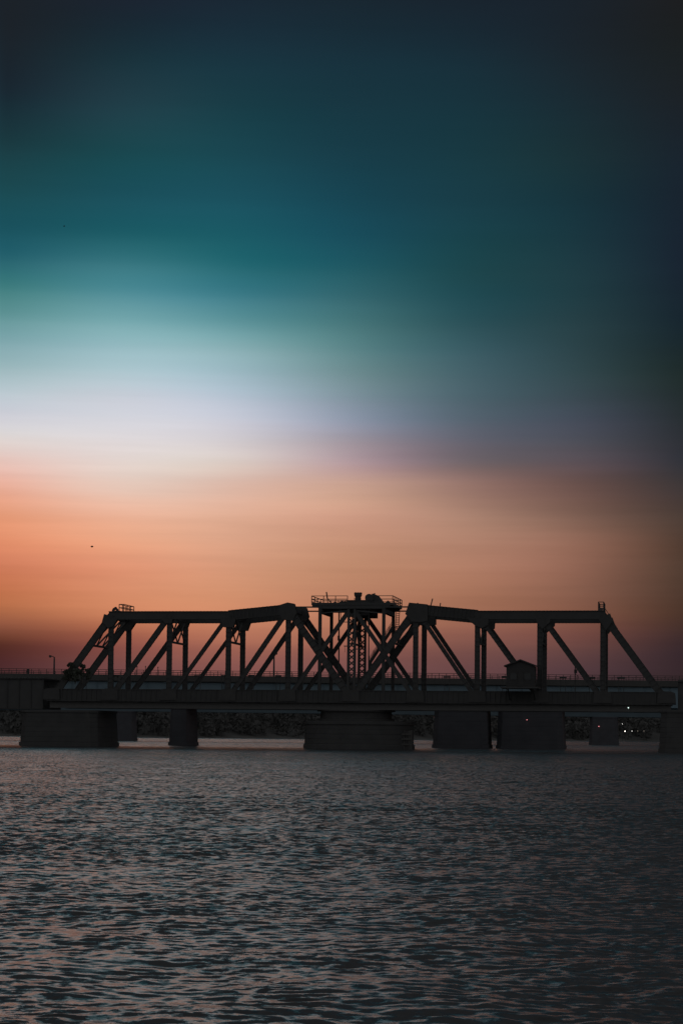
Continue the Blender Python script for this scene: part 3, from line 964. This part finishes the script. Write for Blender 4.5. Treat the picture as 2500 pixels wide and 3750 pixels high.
# signal on the truss
b = at(2104, 2530, 1.2); b.z = ZBL + 1.0
s = thing("signal_post", b, "slim signal post with a small box, beside the right hand diagonal of the truss", "signal")
zt_ = at(2104, 2441, 1.2).z
MB().tube(b, (b.x, b.y, zt_), 0.07, 8).build("pole", STEEL, s)
p = at(2106, 2466, 1.2)
MB().box((p.x - 0.2, p.y - 0.15, p.z), (p.x + 0.2, p.y + 0.15, p.z + 0.55)).build("signal_box", STEEL, s)
MB().bar((b.x + 0.05, b.y, at(2104, 2482, 1.2).z + 0.55), (b.x + 0.55, b.y, at(2104, 2482, 1.2).z), 0.06, 0.06).build("brace", STEEL, s)

# junction boxes standing on the near bottom chord
JB = None
for x, w, lab in ((308, .55, "low equipment box on the deck edge by the truss's left end"), (424, .45, "low equipment box on the deck edge, just right of the first truss post"),
             (725, .55, "equipment box on deck edge between the second and third pairs of truss posts"),
             (818, .3, "equipment box on deck edge hugging the left side of the third near truss post"), (921, .45, "low equipment box on the deck edge just right of the third pair of posts"),
             (1019, .4, "low equipment box on the deck edge left of the left peak post"),
             (1636, .5, "low equipment box on the deck edge right of the right peak posts"), (1846, .4, "low equipment box touching the hut's left wall"),
             (2060, .5, "low equipment box on the deck edge between the hut and the signal"), (2165, .5, "low equipment box on the deck edge at the foot of the fourth right diagonal"),
             (2272, .55, "low equipment box on the deck edge right of the last truss post")):
    p = at(x, 2469 + x * 0.0042, 0.95)
    base = Vector((p.x, 0.95, ZBL + 1.02))
    k = thing("junction_box", base, lab, "equipment box", "equipment boxes on the truss deck")
    c = MB()
    for sx_ in (-1, 1):
        c.bar(base + Vector((sx_ * w * 0.7, 0, 0)), (base.x + sx_ * w * 0.7, 0.95, p.z - 0.25), 0.08, 0.08)
    c.build("stand", STEEL, k)
    MB().box((base.x - w, 0.7, p.z - 0.25), (base.x + w, 1.2, p.z)).build("box_body", STEEL, k, 0.03)

# ------------------------------------------------------------------ piers
def wall_pier(name, x0, x1, ztop, y0, y1, material, label, group, cap=0.35, taper=0.25, cut=True):
    """masonry pier: plinth at the water, tapered shaft with pointed noses, coping"""
    k = thing(name, ((x0 + x1) / 2, (y0 + y1) / 2, -3), label, "bridge pier", group)
    def ring(z, g):
        a, b, c, d = x0 - g, x1 + g, y0 - g, y1 + g
        m = min(0.9, (b - a) * 0.2)
        return [(a, c + m, z), (a + m, c, z), (b - m, c, z), (b, c + m, z), (b, d - m, z), (b - m, d, z), (a + m, d, z), (a, d - m, z)]
    def stack(levels):
        v = [p for z, g in levels for p in ring(z, g)]
        f = [(j*8+i, j*8+(i+1)%8, (j+1)*8+(i+1)%8, (j+1)*8+i) for j in range(len(levels)-1) for i in range(8)]
        f += [tuple(range(7, -1, -1)), tuple(range((len(levels)-1)*8, len(levels)*8))]
        return MB().add(v, f)
    stack([(-3, 0.0), (0.55, 0.0), (0.6, -0.12)]).build("plinth", material, k)
    lv = []
    zs = 0.6
    n = max(2, int((ztop - cap - zs) / 0.7))
    for j in range(n):                            # shallow joints between the courses
        z0 = zs + (ztop - cap - zs) * j / n
        z1 = zs + (ztop - cap - zs) * (j + 1) / n
        g = -0.14 - taper * (j + 0.5) / n
        lv += [(z0 + 0.003, g - 0.03), (z0 + 0.05, g), (z1 - 0.05, g), (z1 - 0.003, g - 0.03)]
    stack(lv).build("shaft", material, k)
    stack([(ztop - cap, -taper + 0.02), (ztop - 0.06, -taper + 0.02), (ztop, -taper - 0.05)]).build("coping", material, k)
    return k
zc = at(1286, 2641).z
pp = thing("pivot_pier", (0, WT / 2, -3), "big round stone pivot pier under the tower in mid river", "bridge pier", "piers of the truss bridge")
RP = 8.15
MB().lathe((0.45, WT / 2, 0), [(RP, -3), (RP, 0.6), (RP - 0.1, 0.7), (RP - 0.14, 0.72)], 64).build("plinth", STONE, pp)
lv = []
for j in range(4):
    z0, z1 = 0.72 + (zc - 1.2) * j / 4, 0.72 + (zc - 1.2) * (j + 1) / 4
    lv += [(RP - 0.22, z0 + 0.003), (RP - 0.18, z0 + 0.05), (RP - 0.18, z1 - 0.05), (RP - 0.22, z1 - 0.003)]
MB().lathe((0.45, WT / 2, 0), lv, 64).build("shaft", STONE, pp)
MB().lathe((0.45, WT / 2, 0), [(RP + 0.02, zc - 0.48), (RP + 0.02, zc - 0.06), (RP - 0.1, zc)], 64).build("coping", STONE, pp)

def zx(x0, x1, Y):
    return at(x0, 2730, Y).x, at(x1, 2730, Y).x
Yf = -1.6
a, b = zx(63, 355, Yf)
wall_pier("rest_pier", a, b, at(200, 2600, Yf).z, Yf, WT + 1.6, STONE, "broad stone rest pier under the left end of the truss, bushes growing over it", "piers of the truss bridge")
a, b = zx(2407, 2700, -5)
wall_pier("rest_pier", a, b, at(2450, 2600, -5).z, -5, WT + 1.6, STONE, "stone rest pier at the right edge, under the right end of the truss", "piers of the truss bridge")
# timber fender in front of the pivot pier's right flank
fd = thing("pier_fender", (at(1474, 2730, 1.0).x, 1.0, -2), "timber fender of upright piles against the right flank of the pivot pier", "fender")
for k, x in enumerate((1461, 1470, 1479, 1488, 1497, 1504)):
    p = at(x, 2730, 1.0)
    MB().tube((p.x, 1.0 + 0.1 * (k % 2), -2), (p.x, 1.0 + 0.1 * (k % 2), 2.6 + 0.1 * (k % 3)), 0.17, 10).build("pile", TIMBER, fd)
for z in (0.75, 1.5, 2.2):
    MB().bar((at(1453, 2700, 0.7).x, 0.72, z), (at(1506, 2700, 0.7).x, 0.72, z), 0.22, 0.2).build("waler", TIMBER, fd)

# road bridge piers
def road_pier(x0, x1, label, ztop, wide):
    Y = at((x0 + x1) / 2, 2730, 0).y
    t0, t1 = rx(x0, 2735)[0], rx(x1, 2735)[0]
    p0 = rp(t0, 0, 0)
    yb = p0.y
    d0, d1 = ray(x0, 2735), ray(x1, 2735)
    xa = CAM.x + d0.x * (yb - CAM.y) / d0.y
    xb = CAM.x + d1.x * (yb - CAM.y) / d1.y
    wall_pier("road_bridge_pier", xa, xb, ztop, yb, yb + wide, CONC, label, "concrete piers of the road bridge")
zcap = zgb - 0.05
road_pier(612, 682, "slim concrete road bridge pier seen between the left rest pier and the pivot pier", zcap, 9.5)
road_pier(1578, 1785, "wide concrete road bridge pier just right of the pivot pier", zcap, 9.5)
road_pier(1812, 2063, "widest concrete road bridge pier, below the gabled hut", zcap, 9.5)

# ------------------------------------------------------------------ second, more distant bridge
FA, FB = atz(-400, 2700, 545), atz(3000, 2700, 600)
FA.z = FB.z = 0
fe = (FB - FA).normalized(); fn_ = Vector((-fe.y, fe.x, 0))
def fx(x, y):
    d = ray(x, y)
    s_ = (FA - CAM).dot(fn_) / d.dot(fn_)
    p = CAM + d * s_
    return (p - FA).dot(fe), p.z
def fp(t, off, z):
    p = FA + fe * t + fn_ * off
    return Vector((p.x, p.y, z))
zf1, zf0 = fx(1250, 2556)[1], fx(1250, 2613)[1]
fl = (FB - FA).length
far = thing("distant_bridge", fp(fl / 2, 5, 0), "low grey girder bridge far behind, a pale strip under the truss floor", "bridge")
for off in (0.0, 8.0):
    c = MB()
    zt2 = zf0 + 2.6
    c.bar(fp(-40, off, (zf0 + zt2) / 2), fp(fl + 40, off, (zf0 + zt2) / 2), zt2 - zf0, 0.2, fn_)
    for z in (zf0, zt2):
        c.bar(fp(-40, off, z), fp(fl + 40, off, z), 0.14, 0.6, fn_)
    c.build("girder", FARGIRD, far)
MB().bar(fp(-40, 4, zf0 + 2.9), fp(fl + 40, 4, zf0 + 2.9), 0.4, 10.5, fn_).build("deck", PARAPET, far)
def far_pier(x0, x1, label):
    t0, t1 = fx(x0, 2715)[0], fx(x1, 2715)[0]
    yb = fp(t0, 0, 0).y
    d0, d1 = ray(x0, 2715), ray(x1, 2715)
    xa, xb = CAM.x + d0.x * (yb - CAM.y) / d0.y, CAM.x + d1.x * (yb - CAM.y) / d1.y
    wall_pier("distant_pier", xa, xb, zf0 - 0.1, yb, yb + 8, CONC, label, "piers of the distant bridge")
far_pier(300, 480, "distant bridge pier showing just right of the left rest pier")
far_pier(2153, 2263, "distant bridge pier standing alone in the gap near the right edge")

# ------------------------------------------------------------------ approach spans
def approach(x0, x1, label):
    k = thing("approach_span", ((x0 + x1) / 2, WT / 2, ZBL), label, "bridge span", "approach spans of the truss bridge")
    zt_, zb_ = at(100, 2484).z, at(100, 2596).z
    for Y in (0.6, WT - 0.6):
        c = MB()
        c.bar((x0, Y, (zt_ + zb_) / 2), (x1, Y, (zt_ + zb_) / 2), zt_ - zb_, 0.14)
        for z in (zt_ - 0.05, zb_ + 0.05):
            c.bar((x0, Y, z), (x1, Y, z), 0.10, 0.6)
        n = int((x1 - x0) / 1.8)
        for i in range(n + 1):
            x = x0 + (x1 - x0) * i / n
            c.bar((x, Y, zb_ + 0.12), (x, Y, zt_ - 0.12), 0.06, 0.4)
        c.build("plate_girder", STEEL, k)
    c = MB()
    n = int((x1 - x0) / 0.55)
    for i in range(n):
        x = x0 + (x1 - x0) * (i + 0.5) / n
        c.box((x - 0.12, 0.1, zt_ + 0.005), (x + 0.12, WT - 0.1, zt_ + 0.14))
    for yy in (2.0, 3.44, 6.0, 7.44):
        c.box((x0, yy - 0.04, zt_ + 0.14), (x1, yy + 0.04, zt_ + 0.26))
    c.build("track", TIMBER, k)
xl, xr = px_(-5) - 1.6, px_(5) + 1.6
approach(xl - 46, xl, "plate girder approach span leading off to the left of the truss")
approach(xr, xr + 40, "plate girder approach span at the right edge beyond the truss")

# ------------------------------------------------------------------ shrubs at the left end
def shrub(x, ytop, ybase, wpx, Y, seed, label, n=420):
    rng = random.Random(seed)
    b, t = at(x, ybase, Y), at(x, ytop, Y)
    k = thing("shrub", b, label, "shrub", "shrubs at the left end of the truss")
    h = t.z - b.z
    w = wpx / F0 * 290 / 2
    st = MB()
    tips = []
    for i in range(7):
        a = rng.uniform(0, 6.28); rr = w * rng.uniform(0.2, 0.8)
        e = b + Vector((rr * math.cos(a), rr * math.sin(a) * 0.7, h * rng.uniform(0.55, 0.95)))
        m = b.lerp(e, 0.5) + Vector((rng.gauss(0, .08), rng.gauss(0, .08), 0))
        st.tube(b, m, 0.05, 6, 0.035); st.tube(m, e, 0.035, 6, 0.015)
        tips += [(m, w * 0.45), (e, w * 0.34)]
    st.build("stems", BARK, k)
    lf = MB()
    for i in range(n * 3):
        c0, r0 = rng.choice(tips)
        v = Vector((rng.gauss(0, 1), rng.gauss(0, 1), rng.gauss(0, 1))).normalized() * (r0 * rng.uniform(0.15, 1.0))
        c0 = c0 + v
        if c0.z > t.z: c0.z = t.z - rng.uniform(0, 0.15)
        d1 = Vector((rng.gauss(0, 1), rng.gauss(0, 1), rng.gauss(0, 1))).normalized()
        d2 = d1.orthogonal().normalized()
        l, ww = rng.uniform(0.12, 0.22), rng.uniform(0.06, 0.10)
        ww *= 1.3
        lf.add([c0 - d1 * l, c0 + d2 * ww, c0 + d1 * l, c0 - d2 * ww], [(0, 1, 2, 3)])
    lf.build("foliage", LEAF, k)
shrub(258, 2426, 2500, 30, -0.9, 1, "tall narrow shrub hugging the left side of the truss end post", 520)
shrub(240, 2446, 2500, 26, -0.9, 2, "low shrub leftmost in the clump at the truss's left end", 380)
shrub(276, 2448, 2505, 44, -0.9, 3, "bushy shrub directly in front of the truss's left end post", 620)
shrub(302, 2430, 2500, 24, -0.9, 4, "tall leafy shrub hugging the right side of the truss end post", 460)
shrub(322, 2447, 2500, 24, -0.9, 5, "small shrub rightmost in the clump, below the far end post", 360)

# ------------------------------------------------------------------ lights
def nav_light(p, r, glow, label, hang):
    k = thing("navigation_light", p, label, "navigation light")
    MB().blob(p, r, 8).build("lens", glow, k)
    c = MB()
    c.lathe(p + Vector((0, 0, r * 0.92)), [(r * 0.75, 0), (r * 0.85, r * 0.3), (r * 0.3, r * 0.7)], 12)
    c.bar(p + Vector((0, 0, r * 1.5)), p + Vector((0, hang, r * 1.5)), 0.05, 0.05, (0, 0, 1))
    c.build("bracket", STEEL, k)
nav_light(at(2299, 2592, -0.7), 0.07, GREENL, "pale greenish white lamp hung on the truss floor near the right edge", 1.4)
pr = rp(rx(1928, 2636)[0], 0, 0)
dd = ray(1928, 2636); pr = CAM + dd * ((rp(rx(1812, 2735)[0], 0, 0).y - 0.12 - CAM.y) / dd.y)
nav_light(pr, 0.065, REDL, "small red lamp on the face of the wide pier below the hut", 0.6)
def shore_lamp(x, y, r, glow, label):
    p = at(x, y, 1000)
    for _ in range(6):
        p = at(x, y, shore_y(p.x) + 4)
    k = thing("shore_lamp", Vector((p.x, p.y, 0)), label, "street lamp", "lamps on the far shore")
    MB().blob(p, r, 8).build("globe", glow, k)
    MB().tube((p.x, p.y + 0.05, -0.5), (p.x, p.y + 0.05, p.z - r * 0.98), 0.14, 8, 0.09).build("pole", STEEL, k)
yq = fp(fx(2153, 2715)[0], 0, 0).y - 0.25
nav_light(at(2191, 2660, yq), 0.12, REDL, "small red lamp on the lone distant pier near the right edge", 0.6)
shore_lamp(2277, 2651, 0.20, WHITEL, "white lamp on the far shore, highest of the cluster near the right")
shore_lamp(2287, 2678, 0.34, WARML, "brightest lamp on the far shore, low down in the right hand cluster")
shore_lamp(2312, 2677, 0.22, WHITEL, "white lamp on the far shore just right of the brightest one")
shore_lamp(2333, 2677, 0.25, DIML, "dim lamp on the far shore, rightmost but one in the low row")
shore_lamp(2356, 2677, 0.25, DIML, "dimmest lamp on the far shore, rightmost in the low row")

# ------------------------------------------------------------------ birds
def bird(p, span, heading, lift, label):
    k = MB()
    L_ = span * 0.42
    prof = [(0.004, -0.5), (0.05, -0.42), (0.075, -0.25), (0.11, 0.0), (0.095, 0.2), (0.06, 0.3), (0.07, 0.38), (0.055, 0.46), (0.012, 0.52), (0.004, 0.58)]
    n = 10
    u = Vector((math.cos(heading), math.sin(heading), 0)); v = Vector((-u.y, u.x, 0)); w = Vector((0, 0, 1))
    vs, fs = [], []
    for r, s_ in prof:
        for i in range(n):
            a = 2 * math.pi * i / n
            vs.append(p + u * (s_ * L_) + v * (r * L_ * 3.4 * math.cos(a)) + w * (r * L_ * 3.4 * math.sin(a)))
    for j in range(len(prof) - 1):
        for i in range(n):
            fs.append((j*n+i, j*n+(i+1)%n, (j+1)*n+(i+1)%n, (j+1)*n+i))
    k.add(vs, fs)
    for sd_ in (-1, 1):                            # two-segment wings with thickness
        rows = [(0.0, 0.16, -0.14, 0.0), (0.24, 0.20, -0.10, lift), (0.5, 0.05, -0.12, lift * 0.75)]
        vv = []
        for o, fr_, bk, up in rows:
            for q, zz_ in ((fr_, 0.02), (bk, 0.015), (bk, -0.005), (fr_, -0.012)):
                vv.append(p + v * (sd_ * o * span) + u * (q * L_) + w * (up * span + zz_ * span))
        ff = []
        for j in range(2):
            for i in range(4):
                ff.append((j*4+i, j*4+(i+1)%4, (j+1)*4+(i+1)%4, (j+1)*4+i))
        ff += [(0, 1, 2, 3), (11, 10, 9, 8)]
        k.add(vv, ff)
    t0 = p - u * (0.42 * L_)
    k.add([t0 + v*0.03*span, t0 - v*0.03*span, t0 - u*0.2*L_ - v*0.09*span, t0 - u*0.2*L_ + v*0.09*span,
           t0 + v*0.03*span + w*0.012*span, t0 - v*0.03*span + w*0.012*span, t0 - u*0.2*L_ - v*0.09*span + w*0.008*span, t0 - u*0.2*L_ + v*0.09*span + w*0.008*span],
          [(0,1,2,3),(7,6,5,4),(0,4,5,1),(1,5,6,2),(2,6,7,3),(3,7,4,0)])
    tag(k.build("bird", FEATHER), label, "bird", "birds gliding in the dusk sky")
bird(atz(337.5, 2001.5, 330), 1.05, YAW + 0.40, 0.06, "dark bird gliding low in the orange sky above the truss's left end")
bird(atz(236, 828, 430), 0.85, YAW + 0.5, 0.07, "tiny dark bird high up in the teal sky at the left")
